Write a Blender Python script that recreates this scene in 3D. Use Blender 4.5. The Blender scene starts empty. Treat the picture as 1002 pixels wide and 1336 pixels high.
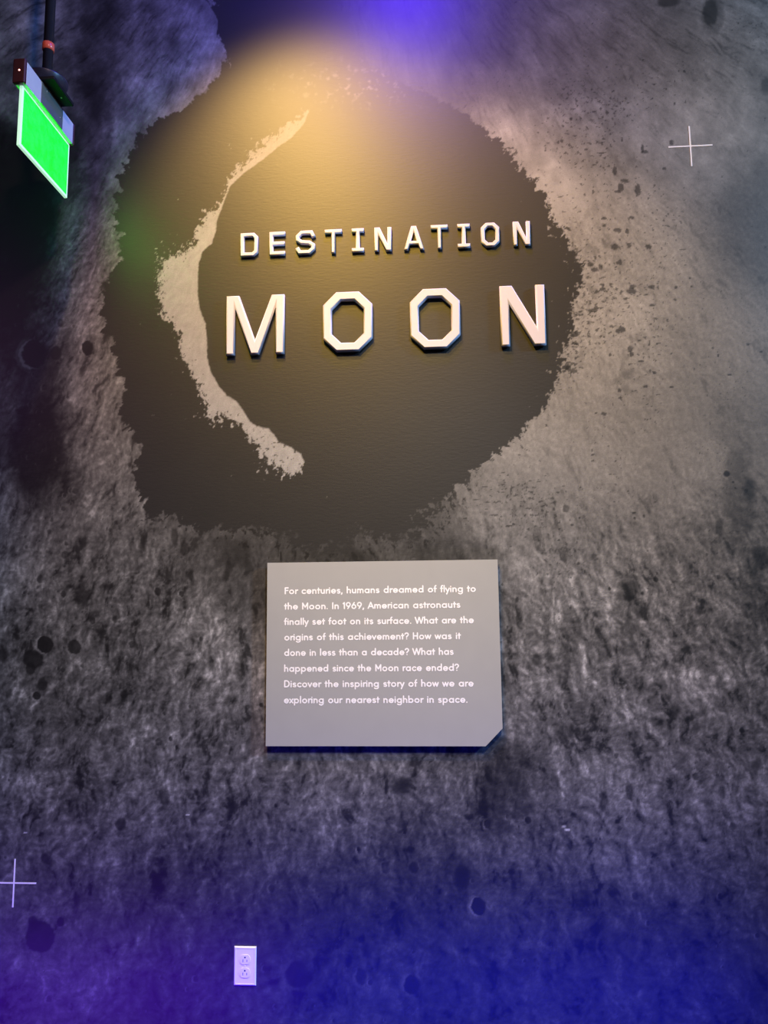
import bpy, bmesh, math
import numpy as np
from mathutils import Matrix, Vector

# ------------------------------------------------------------------ camera, world, lights, exposure
scene = bpy.context.scene
col = scene.collection
CAM_Z = 1.53          # eye height
D = 2.55              # distance from the camera to the mural wall
FPX = 1000.0          # focal length in pixels of the 1002 x 1336 frame
PITCH, YAW, ROLL = (math.radians(a) for a in (7.43, -3.68, -0.612))


def camera_axes():
    cx, sx, cy, sy, cr, sr = (math.cos(PITCH), math.sin(PITCH), math.cos(YAW), math.sin(YAW),
                              math.cos(ROLL), math.sin(ROLL))
    fw = np.array([sy * cx, cy * cx, sx])
    rt = np.array([cy, -sy, 0.0])
    up = np.cross(rt, fw)
    return cr * rt + sr * up, -sr * rt + cr * up, fw


RT, UP, FW = camera_axes()
cam = bpy.data.cameras.new('camera')
cam.sensor_fit = 'HORIZONTAL'
cam.sensor_width = 36.0
cam.lens = FPX / 1002.0 * 36.0
cam.clip_start = 0.02
camo = bpy.data.objects.new('camera', cam)
col.objects.link(camo)
camo.matrix_world = Matrix(((RT[0], UP[0], -FW[0], 0), (RT[1], UP[1], -FW[1], 0),
                            (RT[2], UP[2], -FW[2], CAM_Z), (0, 0, 0, 1)))
scene.camera = camo
scene.view_settings.view_transform = 'Standard'
scene.view_settings.look = 'None'
scene.view_settings.exposure = 0.0
scene.view_settings.gamma = 1.0
scene.view_settings.use_curve_mapping = False

world = bpy.data.worlds.new('dim_gallery_air')
scene.world = world
world.use_nodes = True
wb = world.node_tree.nodes['Background']
wb.inputs['Color'].default_value = (0.5, 0.45, 0.8, 1)
wb.inputs['Strength'].default_value = 0.02


def aim(o, target):
    d = Vector(target) - o.location
    o.rotation_euler = d.to_track_quat('-Z', 'Y').to_euler()


def spot(name, loc, target, color, power, size, blend, radius):
    l = bpy.data.lights.new(name, 'SPOT')
    l.color = color
    l.energy = power
    l.spot_size = math.radians(size)
    l.spot_blend = blend
    l.shadow_soft_size = radius
    o = bpy.data.objects.new(name, l)
    o.location = loc
    col.objects.link(o)
    aim(o, target)
    return o


def area(name, loc, target, color, power, sx, sy, spread=180):
    l = bpy.data.lights.new(name, 'AREA')
    l.shape = 'RECTANGLE'
    l.size, l.size_y = sx, sy
    l.color = color
    l.energy = power
    l.spread = math.radians(spread)
    o = bpy.data.objects.new(name, l)
    o.location = loc
    col.objects.link(o)
    aim(o, target)
    return o


# warm ceiling spots whose sheen makes the golden pool on the satin mural
spot('warm_spot', (-0.72, 1.17, 4.365), (-0.15, D, 2.25), (1.0, 0.60, 0.17), 340, 61, 0.50, 0.08)
# amber spot close to the wall
spot('amber_spot', (-0.569, 0.4, 4.296), (0.495, D, 2.575), (1.0, 0.60, 0.05), 340, 69.5, 0.85, 0.050)
# blue wash lights of the ceiling
spot('blue_ceiling_spot', (-0.08, 1.85, 4.4), (-0.2, D, 3.95), (0.05, 0.0, 1.0), 135, 140.0, 0.90, 0.146)
# cool track light far to the right
spot('cool_spot', (4.45, 0.7, 4.3), (0.3, D, 1.7), (0.26, 0.58, 1.0), 1040, 120, 0.90, 0.20)
# white track light on the lettering and the panel
spot('white_spot', (0.698, -0.016, 4.274), (-0.700, D, 0.602), (0.86, 0.90, 1.0), 550, 46, 0.95, 0.25)
# blue and violet wash bars on the floor in front of the wall
area('blue_floor_bar', (0.25, 1.68, 0.03), (0.25, D, 0.20), (0.0, 0.0, 1.0), 13.5, 2.0, 0.06, 118)
area('violet_floor_bar', (-1.434, 1.758, 0.03), (-1.434, D, 0.20), (0.14, 0.0, 1.0), 7.0, 1.49, 0.06, 100)
# weak rose light from the left
spot('rose_fill', (-3.1, 0.3, 3.2), (-1.100, D, 1.7), (0.9, 0.35, 1.0), 20, 70.0, 0.90, 0.15)
spot('rose_fill', (0.9, -0.8, 4.4), (-1.12, D, 3.3), (1.0, 0.70, 0.66), 270, 38, 1.0, 0.15)  # added fill from above, lifts the upper left of the mural; no known fixture


# ------------------------------------------------------------------ small helpers
def prop(o, label=None, cat=None, group=None, kind=None):
    for k, v in (('label', label), ('category', cat), ('group', group), ('kind', kind)):
        if v:
            o[k] = v
    return o


def thing(name, loc, label, cat, group=None):
    o = bpy.data.objects.new(name, None)
    o.empty_display_size = 0.05
    o.location = loc
    col.objects.link(o)
    return prop(o, label, cat, group)


def link_mesh(name, me, m, parent=None, loc=(0, 0, 0), label=None):
    o = bpy.data.objects.new(name, me)
    col.objects.link(o)
    o.location = loc
    if m is not None:
        me.materials.clear()
        me.materials.append(m)
    if parent:
        o.parent = parent
    if label:
        o['label'] = label
    return o


def from_bm(name, bm, m, parent=None, loc=(0, 0, 0), label=None, smooth=False):
    me = bpy.data.meshes.new(name)
    bmesh.ops.recalc_face_normals(bm, faces=bm.faces)
    bm.to_mesh(me)
    bm.free()
    if smooth:
        for p in me.polygons:
            p.use_smooth = True
    return link_mesh(name, me, m, parent, loc, label)


def bm_box(bm, x0, x1, y0, y1, z0, z1, bevel=0.0, seg=2):
    r = bmesh.ops.create_cube(bm, size=1.0)
    vs = r['verts']
    for v in vs:
        v.co = Vector((x0 + (v.co.x + .5) * (x1 - x0), y0 + (v.co.y + .5) * (y1 - y0), z0 + (v.co.z + .5) * (z1 - z0)))
    if bevel:
        es = list({e for v in vs for e in v.link_edges})
        bmesh.ops.bevel(bm, geom=es, offset=bevel, segments=seg, affect='EDGES', profile=0.6)


def prism(bm, pts, a, b, axis='y'):
    """closed outline pts extruded from a to b; axis y: pts are (x, z); z: (x, y); x: (y, z)"""
    def mk(p, t):
        return {'y': (p[0], t, p[1]), 'z': (p[0], p[1], t), 'x': (t, p[0], p[1])}[axis]
    A = [bm.verts.new(mk(p, a)) for p in pts]
    B = [bm.verts.new(mk(p, b)) for p in pts]
    bm.faces.new(A)
    bm.faces.new(B[::-1])
    n = len(pts)
    for i in range(n):
        bm.faces.new((A[i], B[i], B[(i + 1) % n], A[(i + 1) % n]))


def lathe(bm, prof, seg=40, sx=1.0, sy=1.0):
    """profile (r, z) turned about z, closed at both ends when r is 0"""
    rings = []
    for r, z in prof:
        if r < 1e-6:
            rings.append([bm.verts.new((0, 0, z))])
        else:
            rings.append([bm.verts.new((r * sx * math.cos(2 * math.pi * i / seg), r * sy * math.sin(2 * math.pi * i / seg), z))
                          for i in range(seg)])
    for A, B in zip(rings, rings[1:]):
        for i in range(seg):
            j = (i + 1) % seg
            if len(A) == 1 and len(B) == 1:
                continue
            if len(A) == 1:
                bm.faces.new((A[0], B[i], B[j]))
            elif len(B) == 1:
                bm.faces.new((A[i], B[0], A[j]))
            else:
                bm.faces.new((A[i], B[i], B[j], A[j]))


def mat(name, color, rough=0.5, metal=0.0, spec=0.5, emis=None, strength=0.0, noise=0.04, scale=60.0):
    m = bpy.data.materials.new(name)
    m.use_nodes = True
    nt = m.node_tree
    b = nt.nodes['Principled BSDF']
    b.inputs['Metallic'].default_value = metal
    b.inputs['Specular IOR Level'].default_value = spec
    tc = nt.nodes.new('ShaderNodeTexCoord')
    nz = nt.nodes.new('ShaderNodeTexNoise')
    nz.inputs['Scale'].default_value = scale
    nz.inputs['Detail'].default_value = 4
    nt.links.new(tc.outputs['Object'], nz.inputs['Vector'])
    rp = nt.nodes.new('ShaderNodeValToRGB')
    rp.color_ramp.elements[0].position = 0.3
    rp.color_ramp.elements[1].position = 0.7
    rp.color_ramp.elements[0].color = [c * (1 - noise) for c in color[:3]] + [1]
    rp.color_ramp.elements[1].color = [min(1, c * (1 + noise)) for c in color[:3]] + [1]
    nt.links.new(nz.outputs['Fac'], rp.inputs['Fac'])
    nt.links.new(rp.outputs['Color'], b.inputs['Base Color'])
    mr = nt.nodes.new('ShaderNodeMapRange')
    mr.inputs['To Min'].default_value = max(0.02, rough - 0.04)
    mr.inputs['To Max'].default_value = min(1, rough + 0.04)
    nt.links.new(nz.outputs['Fac'], mr.inputs['Value'])
    nt.links.new(mr.outputs['Result'], b.inputs['Roughness'])
    if emis:
        b.inputs['Emission Color'].default_value = (*emis, 1)
        b.inputs['Emission Strength'].default_value = strength
    return m


# ------------------------------------------------------------------ the mural print: tone of the printed moon picture
def perlin(x, y, seed):
    xi = np.floor(x).astype(np.int64)
    yi = np.floor(y).astype(np.int64)
    xf, yf = x - xi, y - yi

    def grad(ix, iy, dx, dy):
        h = (ix * 374761393 + iy * 668265263 + seed * 1442695041) & 0x7fffffff
        h = ((h ^ (h >> 13)) * 1274126177) & 0x7fffffff
        h = h ^ (h >> 16)
        a = (h & 1023) * (2 * math.pi / 1024)
        return np.cos(a) * dx + np.sin(a) * dy
    u = xf * xf * xf * (xf * (xf * 6 - 15) + 10)
    v = yf * yf * yf * (yf * (yf * 6 - 15) + 10)
    a = grad(xi, yi, xf, yf)
    b = grad(xi + 1, yi, xf - 1, yf)
    c = grad(xi, yi + 1, xf, yf - 1)
    d = grad(xi + 1, yi + 1, xf - 1, yf - 1)
    return ((a * (1 - u) + b * u) * (1 - v) + (c * (1 - u) + d * u) * v) * 1.5


def fbm(x, y, seed, octs=4, gain=0.55):
    s, amp, tot = 0.0, 1.0, 0.0
    for o in range(octs):
        s = s + amp * perlin(x * 2 ** o + 17.3 * o, y * 2 ** o - 9.1 * o, seed + o)
        tot += amp * amp
        amp *= gain
    return s / math.sqrt(tot)


def sstep(a, b, x):
    t = np.clip((x - a) / (b - a), 0, 1)
    return t * t * (3 - 2 * t)


def polyline_dist(px, py, pts, closed):
    d = np.full(px.shape, 1e9)
    n = len(pts)
    for i in range(n if closed else n - 1):
        ax, ay = pts[i]
        bx, by = pts[(i + 1) % n]
        vx, vy = bx - ax, by - ay
        t = np.clip(((px - ax) * vx + (py - ay) * vy) / (vx * vx + vy * vy + 1e-9), 0, 1)
        d = np.minimum(d, np.hypot(px - ax - t * vx, py - ay - t * vy))
    return d


def inside(px, py, pts):
    r = np.zeros(px.shape, bool)
    n = len(pts)
    for i in range(n):
        ax, ay = pts[i]
        bx, by = pts[(i + 1) % n]
        if ay == by:
            continue
        c = ((ay > py) != (by > py)) & (px < (bx - ax) * (py - ay) / (by - ay) + ax)
        r ^= c
    return r


# outlines of the printed picture, in the units of a 1002 x 1336 picture of the wall
CRATER = [(265, -60), (275, 0), (288, 45), (292, 88), (262, 124), (232, 145), (205, 158), (178, 183), (164, 212), (152, 252),
          (150, 285), (160, 318), (150, 345), (135, 372), (134, 410), (141, 442), (152, 470), (159, 500), (158, 540),
          (172, 566), (184, 588), (174, 612), (175, 640), (186, 672), (206, 682), (226, 676), (243, 692), (262, 690),
          (285, 690), (300, 690), (330, 690), (352, 694), (372, 702), (392, 716), (410, 726), (430, 722), (452, 722), (470, 700),
          (492, 698), (515, 712), (540, 702), (563, 676), (585, 650), (610, 622), (640, 600), (664, 580), (690, 556), (712, 530),
          (722, 505), (732, 482), (738, 455), (747, 430), (749, 395), (758, 372), (757, 350), (748, 330), (738, 305),
          (722, 285), (716, 262), (692, 232), (672, 208), (652, 186), (634, 172), (612, 150), (588, 138), (560, 122),
          (530, 110), (500, 95), (475, 70), (460, 40), (450, 10), (446, -60)]
SHELF_IN = [(404, 143), (396, 162), (380, 180), (365, 190), (348, 204), (331, 217), (318, 226), (300, 243), (292, 264),
            (283, 288), (282, 300), (276, 318), (264, 328), (259, 345), (258, 365), (258, 385), (261, 405), (268, 422), (270, 445),
            (270, 466), (275, 485), (286, 505), (296, 516), (308, 523), (317, 535), (326, 550), (335, 556), (350, 559),
            (358, 568), (364, 577), (380, 584), (392, 592), (397, 603)]
SHELF_OUT = [(392, 616), (382, 622), (370, 622), (358, 608), (346, 602), (338, 590), (325, 576), (313, 560), (298, 545),
             (290, 543), (280, 556), (273, 548), (266, 530), (258, 512), (252, 494), (246, 480), (238, 468), (232, 452),
             (230, 436), (222, 424), (212, 414), (206, 396), (207, 372), (204, 358), (212, 338), (226, 332), (243, 326),
             (250, 318), (254, 304), (262, 288), (268, 276), (285, 268), (293, 252), (298, 232), (308, 220), (322, 205),
             (336, 188), (352, 180), (366, 166), (384, 156)]
# mean printed tone (albedo) at points of the terrain
TONES = [(850, 30, 0.068), (960, 20, 0.112), (700, 100, 0.06), (620, 60, 0.026), (560, 40, 0.024), (500, 30, 0.02), (760, 180, 0.128), (900, 190,
         0.175), (985, 300, 0.083), (720, 250, 0.241), (690, 190, 0.175), (850, 330, 0.198), (950, 450, 0.161), (800, 430, 0.257), (700, 570, 0.214), (780,
         600, 0.213), (900, 600, 0.197), (975, 560, 0.122), (640, 680, 0.152), (700, 720, 0.146), (800, 740, 0.132), (900, 760, 0.109), (985, 720, 0.088),
         (990, 850, 0.076), (720, 850, 0.097), (850, 880, 0.103), (950, 950, 0.084), (700, 950, 0.076), (780, 1000, 0.094), (900, 1050, 0.076), (660, 1020,
         0.037), (600, 1000, 0.075), (500, 1000, 0.066), (420, 1000, 0.079), (350, 1010, 0.069), (310, 850, 0.096), (250, 800, 0.091), (200, 720, 0.076), (130,
         600, 0.122), (110, 500, 0.138), (180, 650, 0.1), (40, 560, 0.034), (55, 440, 0.045), (50, 620, 0.026), (5, 640, 0.15), (20, 740, 0.134), (60, 700,
         0.065), (80, 800, 0.066), (60, 900, 0.05), (150, 900, 0.059), (250, 950, 0.078), (200, 1020, 0.067), (100, 1050, 0.056), (30, 1050, 0.077), (100,
         1150, 0.064), (25, 1200, 0.11), (150, 1250, 0.095), (250, 1200, 0.057), (400, 1150, 0.05), (550, 1120, 0.042), (700, 1150, 0.073), (800, 1100, 0.1),
         (950, 1150, 0.077), (850, 1250, 0.052), (950, 1300, 0.049), (600, 1250, 0.05), (400, 1300, 0.055), (200, 1300, 0.04), (700, 1300, 0.053), (60, 350,
         0.081), (100, 400, 0.146), (100, 320, 0.128), (132, 275, 0.10), (145, 320, 0.10), (30, 220, 0.016), (40, 280, 0.017), (15, 350, 0.016), (15, 450,
         0.034), (95, 220, 0.048), (150, 150, 0.14), (200, 120, 0.17), (250, 90, 0.133), (150, 60, 0.095), (120, 20, 0.049), (200, 20, 0.081), (45, 40,
         0.187), (20, 110, 0.10), (60, 180, 0.043), (112, 100, 0.055), (135, 230, 0.11), (300, 740, 0.038), (420, 740, 0.028), (560, 720, 0.04), (620, 740,
         0.081), (350, 760, 0.034), (270, 730, 0.053), (640, 800, 0.078), (660, 900, 0.074)]
# craters: u, v, radius, height ratio, darkness inside, strength of lit rim, edge softness
CRATERS = [(43, 463, 18, 1.05, .9, .9, .10), (73, 461, 8, 1.2, .85, .2, .15), (113, 454, 8.5, 1.2, .95, .35, .10),
           (57, 841, 12, 1.0, .95, .9, .10), (43, 860, 14, .9, .9, 0, .15), (40, 872, 7, 1.3, .9, 0, .2), (97, 844, 9, 1.1, .9, 0, .12),
           (47, 908, 6, 1.0, .9, .8, .12), (55, 893, 7, 1.4, .8, 0, .2), (108, 778, 12, 1.1, .8, 0, .3), (205, 772, 5, 1.2, .85, .5, .15),
           (236, 775, 4, 1.0, .85, .9, .12), (228, 850, 8, 1.1, .5, 0, .4), (121, 810, 4, 1.3, .8, .2, .2), (82, 775, 4, 1.2, .7, .4, .2),
           (52, 1222, 20, 1.05, .92, 0, .07), (43, 1203, 7, 1.3, .8, 0, .2), (79, 1203, 5, 1.3, .92, 0, .12), (100, 1174, 6, 1.4, .75, 0, .4),
           (59, 1120, 7, 1.2, .8, 0, .4), (623, 1183, 11, 1.15, .92, .9, .12), (386, 1272, 20, .95, .8, .3, .25), (536, 1285, 12, 1.15, .85, .5, .2),
           (763, 1168, 13, 1.2, .55, 0, .5), (524, 1025, 11, .9, .75, 0, .35), (735, 957, 11, 1.1, .6, 0, .35), (880, 927, 9, 1.5, .6, 0, .5),
           (907, 1013, 5, 1.1, .7, .5, .25), (908, 950, 6, 1.3, .6, 0, .4), (867, 868, 5, 1.4, .6, 0, .4), (967, 953, 4, 1.1, .7, .7, .2),
           (688, 1070, 5, 1.0, .8, .8, .2), (635, 1075, 5, 1.3, .75, .6, .2), (603, 1144, 12, 1.7, .7, .2, .3), (540, 1132, 7, 1.2, .8, .2, .25),
           (602, 1145, 8, 1.5, .8, 0, .25), (502, 1132, 7, 1.2, .6, .5, .3), (467, 1108, 3, 1.2, .8, .7, .2), (157, 1075, 8, 1.2, .85, 0, .3),
           (93, 1052, 5, 1.2, .7, 0, .4), (214, 1040, 9, 1.3, .75, 0, .4), (341, 920, 3, 1.2, .85, .2, .2), (222, 964, 3, 1.1, .85, .4, .2),
           (230, 975, 2.6, 1.1, .85, .9, .2), (214, 931, 2.4, 1.1, .8, .3, .2), (143, 938, 3, 1.1, .6, .8, .3), (359, 1051, 2.5, 1.2, .8, .3, .2),
           (360, 1051, 2.2, 1.2, .8, .3, .2), (927, 16, 10, 1.9, .75, 0, .2), (872, 2, 16, .5, .8, 0, .3), (1000, 112, 9, 1.4, .6, 0, .4),
           (948, 618, 4.5, 1.0, .85, 0, .2), (977, 640, 9, 1.9, .6, 0, .45), (938, 688, 6, 2.4, .6, 0, .45), (993, 728, 12, 1.4, .6, 0, .4),
           (911, 797, 7, 1.2, .7, 0, .4), (855, 756, 4, 1.1, .8, .3, .2), (795, 768, 2.4, 1.1, .85, 0, .2), (838, 774, 2.4, 1.1, .85, 0, .2),
           (823, 770, 8, 2.2, .6, 0, .4), (822, 818, 9, 1.8, .5, 0, .5), (699, 861, 6, 1.8, .75, 0, .4), (717, 856, 5, 2.4, .6, 0, .4),
           (805, 873, 8, 1.6, .5, 0, .5), (675, 782, 2.6, 1.5, .8, 0, .2), (729, 933, 3, 1.1, .7, .3, .3), (790, 953, 4, 1.3, .6, 0, .4),
           (821, 1033, 6, 2.2, .75, 0, .35), (787, 1045, 6, 2.6, .75, 0, .35), (955, 1078, 5, 1.2, .6, .4, .3), (937, 753, 3, 1.2, .6, .3, .3),
           (985, 1003, 8, 1.8, .6, 0, .5), (313, 1190, 8, 1.1, .6, .3, .35), (480, 1240, 9, 1.2, .6, .2, .4), (470, 1275, 8, 1.5, .7, .3, .3),
           (372, 1145, 9, 1.3, .55, 0, .4), (398, 1150, 6, 1.4, .6, 0, .4), (60, 850, 3, 1, .5, 0, .3), (18, 880, 6, 1.6, .5, 0, .5),
           (3, 855, 7, 1.6, .8, 0, .3), (240, 715, 5, 2.2, .7, 0, .3), (228, 700, 5, 2.8, .7, 0, .3), (17, 720, 5, 1.8, .6, 0, .4),
           (140, 1205, 6, 1.5, .5, 0, .5), (985, 1300, 10, 1.5, .5, 0, .4), (900, 190, 0.1, 1, 0, 0, .4)]
# dark stones and chips on the bright slope: u, v, half width, half height
CHIPS = [(824, 380, 6.5, 3.6), (825, 374, 4, 3), (773, 405, 6, 2.4), (778, 402, 3, 2.5), (806, 300, 5, 2.6), (818, 302, 2.5, 3), (824, 284, 4, 2),
         (788, 285, 3, 2), (788, 294, 2.6, 2.2), (786, 377, 3.5, 2.6), (787, 372, 2, 2), (851, 398, 3.5, 2), (881, 391, 2, 1.6), (902, 374, 1.6, 1.4), (900, 363, 1.4, 1.2),
         (836, 471, 3.4, 1.8), (842, 504, 3.6, 1.6), (854, 486, 2.4, 1.6), (848, 484, 1.6, 2), (876, 505, 3, 1.2), (930, 454, 2, 1.4), (937, 464, 1.6, 1.8),
         (952, 489, 3.6, 1.4), (976, 449, 2.4, 1.4), (993, 459, 1.8, 1.2), (808, 509, 2.2, 3), (809, 519, 2.6, 1.6), (788, 540, 3.6, 2.4), (778, 539, 1.6, 1.4),
         (728, 642, 2, 1.2), (774, 593, 2.4, 1.2), (774, 601, 2.4, 1), (794, 582, 1.6, 1.2), (757, 636, 1.6, 1), (735, 634, 1.6, 1), (648, 1023, 1.6, 1),
         (657, 617, 3, .8), (645, 672, 4.5, 1.2), (654, 674, 2, .8), (665, 686, 5, .9), (670, 684, 2, 1.4), (635, 655, 4, .8), (620, 652, 4, .7), (632, 635, 4, .7),
         (656, 642, 2.5, .6), (827, 669, 3, 1.4), (840, 673, 1.6, 2), (828, 676, 1.8, 2), (855, 655, 1.2, .8), (906, 734, 1.8, 1.6), (755, 735, 2, 1.8),
         (756, 676, 1.6, 1.4), (746, 685, 2.2, 1.6), (733, 184, 2.2, 2), (743, 189, 1.6, 2), (715, 154, 1.6, 1.2), (745, 155, 2, 2.2), (876, 186, 3, 3.4),
         (893, 93, 1.6, 1.6), (880, 135, 1.6, 2), (867, 220, 2.5, 2), (858, 274, 1.4, 1.2), (882, 375, 2, 2), (796, 463, 2, 2), (822, 455, 4, 3.5), (824, 462, 3, 4),
         (812, 430, 4, 4), (806, 432, 3, 3), (750, 448, 4, 2.4), (748, 484, 4.5, 3), (742, 480, 3, 5), (770, 345, 4, 3), (776, 352, 5, 3), (784, 348, 3, 4), (808, 343, 4, 3), (850, 374, 4, 2.5),
         (802, 322, 5, 4), (821, 320, 3, 4), (846, 322, 4, 3), (810, 245, 4, 5), (815, 236, 5, 3), (806, 250, 4, 2), (802, 222, 3, 6), (832, 248, 4, 8), (842, 198, 4, 2.4), (838, 194, 2, 6)]
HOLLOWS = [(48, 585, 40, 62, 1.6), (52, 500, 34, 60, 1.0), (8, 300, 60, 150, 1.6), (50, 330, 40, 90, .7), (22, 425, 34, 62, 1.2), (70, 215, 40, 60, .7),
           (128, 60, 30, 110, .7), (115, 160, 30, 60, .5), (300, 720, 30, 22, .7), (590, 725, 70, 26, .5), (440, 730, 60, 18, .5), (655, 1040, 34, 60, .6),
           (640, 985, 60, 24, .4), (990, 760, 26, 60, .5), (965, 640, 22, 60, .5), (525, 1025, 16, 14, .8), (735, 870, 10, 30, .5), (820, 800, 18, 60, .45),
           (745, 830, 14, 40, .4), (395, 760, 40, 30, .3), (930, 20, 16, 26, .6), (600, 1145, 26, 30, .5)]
SPECKS = [(33, 1086.6, 2.4, 1.0), (245, 1063, 2.6, 1.1), (735.5, 1078.4, 4.5, 0.8), (739.5, 1082.6, 3.2, 1.2), (743, 1082.6, 1.0, 1.4)]


def mural_tone(u, v):
    """printed tone (albedo) of the moon picture at picture position u, v"""
    rng = np.random.RandomState(7)
    cx, cy = 440.0, 400.0
    wx = fbm(u / 60, v / 60, 3, 3) * 10
    wy = fbm(u / 60, v / 60, 9, 3) * 10
    dx, dy = u + wx - cx, v + wy - cy
    r = np.hypot(dx, dy) + 1e-6
    th = np.arctan2(dy, dx)
    # smooth base tone from the grey readings
    num = np.zeros(u.shape)
    den = np.zeros(u.shape) + 1e-12
    for a, b, g in TONES:
        d2 = (u + wx * 1.5 - a) ** 2 + (v + wy * 1.5 - b) ** 2
        w = 1.0 / (d2 + 30.0 ** 2) ** 2
        num += w * math.log(g)
        den += w
    base = num / den
    # how strongly the terrain is streaked, 0 on the smooth bright slope
    low = sstep(620, 860, v + 0.1 * (u - 500))
    left = sstep(330, 180, u)
    top = sstep(200, 60, v)
    rough = np.clip(0.10 + 0.78 * low + 0.55 * left + 0.3 * top, 0, 0.95)
    rough = rough * (1 - 0.6 * sstep(70, 20, np.hypot((u - 720) / 1.3, v - 230)))
    # radial streaks thrown out of the crater
    ang = th * 440.0
    sx, sy = u - 450.0 + 0.6 * wx, v + 260.0 + 0.6 * wy
    rr = np.hypot(sx, sy)
    an = np.arctan2(sy, sx) * 900.0 + 4 * fbm(u / 45, v / 45, 15, 2)
    st = fbm(an / 30 + wx * .05, rr / 80, 21, 4, .6)
    st2 = fbm(an / 12, rr / 36 + wx * .04, 31, 4, .65)
    st3 = fbm(ang / 70, r / 150, 41, 3)
    grain = fbm(an / 7.0, rr / 10.0, 51, 4, .72)
    fine = fbm(u / 4.2, v / 4.6, 55, 3, .75)
    # relief: slope of small hummocks lit from the right
    def hs(a, b):
        return fbm(a / 9.0, b / 15.0, 61, 3, 0.6)
    rel = np.clip(hs(an + 1.6 * np.sign(u - cx), rr + 1.0) - hs(an - 1.6 * np.sign(u - cx), rr - 1.0), -.9, .9)
    calm = 1 - 0.75 * sstep(90, 20, np.hypot((u - 725) / 1.1, v - 235))
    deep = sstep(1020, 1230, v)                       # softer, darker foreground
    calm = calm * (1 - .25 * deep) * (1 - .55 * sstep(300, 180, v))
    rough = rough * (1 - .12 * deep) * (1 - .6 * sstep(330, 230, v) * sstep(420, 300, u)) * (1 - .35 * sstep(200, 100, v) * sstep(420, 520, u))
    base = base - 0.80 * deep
    cloud = fbm(u / 34, v / 40, 57, 5, .62)
    base = base + 0.8 * sstep(330, 230, v) * sstep(420, 300, u) * cloud + 0.35 * sstep(300, 200, v) * sstep(420, 520, u) * cloud
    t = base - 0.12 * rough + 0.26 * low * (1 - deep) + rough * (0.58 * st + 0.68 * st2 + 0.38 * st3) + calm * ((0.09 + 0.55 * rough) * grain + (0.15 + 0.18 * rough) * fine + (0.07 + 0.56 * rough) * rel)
    # deep shadowed hollows, long in the direction of the streaks
    hol = sstep(0.30, 0.75, -st2 * 0.70 - st * 0.50 - 0.30 * grain - 0.2 * st3)
    t = t - hol * (0.10 + 1.1 * rough)
    # sunlit crests
    t = t + 0.30 * rough * sstep(0.45, 1.0, st2 * .8 + st * .4 + .2 * grain)
    # right hand slope: small dark pits in loose clusters
    pit = fbm(u / 5.5 + wx * .1, v / 4.5, 81, 3, 0.6)
    clus = fbm(u / 70, v / 80, 91, 3)
    bandc = np.exp(-(((u - 800) / 60) ** 2 + ((v - 330) / 130) ** 2)) + 0.9 * np.exp(-(((u - 745) / 22) ** 2 + ((v - 400) / 100) ** 2)) \
        + 0.7 * np.exp(-(((u - 700) / 50) ** 2 + ((v - 690) / 60) ** 2)) + 0.8 * np.exp(-(((u - 760) / 60) ** 2 + ((v - 150) / 80) ** 2)) \
        + 0.7 * np.exp(-(((u - 680) / 90) ** 2 + ((v - 640) / 25) ** 2)) + 0.45 * np.exp(-(((u - 830) / 90) ** 2 + ((v - 500) / 100) ** 2))
    thr = 0.84 - 0.52 * np.clip(bandc, 0, 1.2) - 0.36 * clus
    right = sstep(560, 640, u)
    t = t - right * sstep(0.0, 0.18, pit - thr) * 1.15
    t = t - right * 0.30 * np.clip(bandc, 0, 1) * sstep(.1, .6, fbm(u / 16, v / 24, 95, 3))
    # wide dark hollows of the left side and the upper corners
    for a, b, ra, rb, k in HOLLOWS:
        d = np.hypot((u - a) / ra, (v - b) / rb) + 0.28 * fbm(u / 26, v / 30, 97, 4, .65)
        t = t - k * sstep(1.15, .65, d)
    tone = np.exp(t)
    # random little craters
    n = 420
    pu, pv = rng.uniform(-60, 1060, n), rng.uniform(640, 1400, n)
    pu[:130], pv[:130] = rng.uniform(0, 180, 130), rng.uniform(380, 900, 130)
    pr = 0.9 + rng.exponential(0.9, n)
    lst = [(a, b, min(c, 5.0), 1.15, .6, .5, .3) for a, b, c in zip(pu, pv, pr)]
    for a, b, c, asp, dark, rim, soft in lst + CRATERS:
        k = np.nonzero((np.abs(u - a) < c * 1.9 + 4) & (np.abs(v - b) < c * asp * 1.9 + 4))
        if k[0].size == 0:
            continue
        uu, vv = u[k], v[k]
        wob = 1 + (0.10 + 0.8 * max(0, soft - .2)) * fbm(uu / (c * 1.1) + a, vv / (c * 1.1) + b, 7, 3, .6) + (0.05 + .2 * soft) * fbm(uu / 5, vv / 5, 8, 2)
        d = np.hypot(uu - a, (vv - b) / asp) / c * wob
        s = max(soft * (1.3 if rim < .25 else .9), (0.9 if rim < .25 else .6) / c)
        d2 = np.hypot(uu - a - c * .28, (vv - b) / asp + c * .04) / c * wob
        bowl = sstep(1 + s, 1 - s, d)
        shad = bowl * sstep(1 + s * .8, 1 - s * .8, d2 * (1.0 if rim > .25 else 0.0) + (0 if rim > .25 else 1) * d)
        lit = rim * np.clip(bowl - shad, 0, 1) + 0.35 * rim * sstep(.5, 0, np.abs(d - 1.15) / .5) * np.clip((a - uu) / c, 0, 1)
        tt = tone[k]
        tt = tt * (1 + 0.55 * lit) + 0.075 * lit
        tone[k] = tt * (1 - dark * shad) + 0.006 * dark * shad
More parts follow.
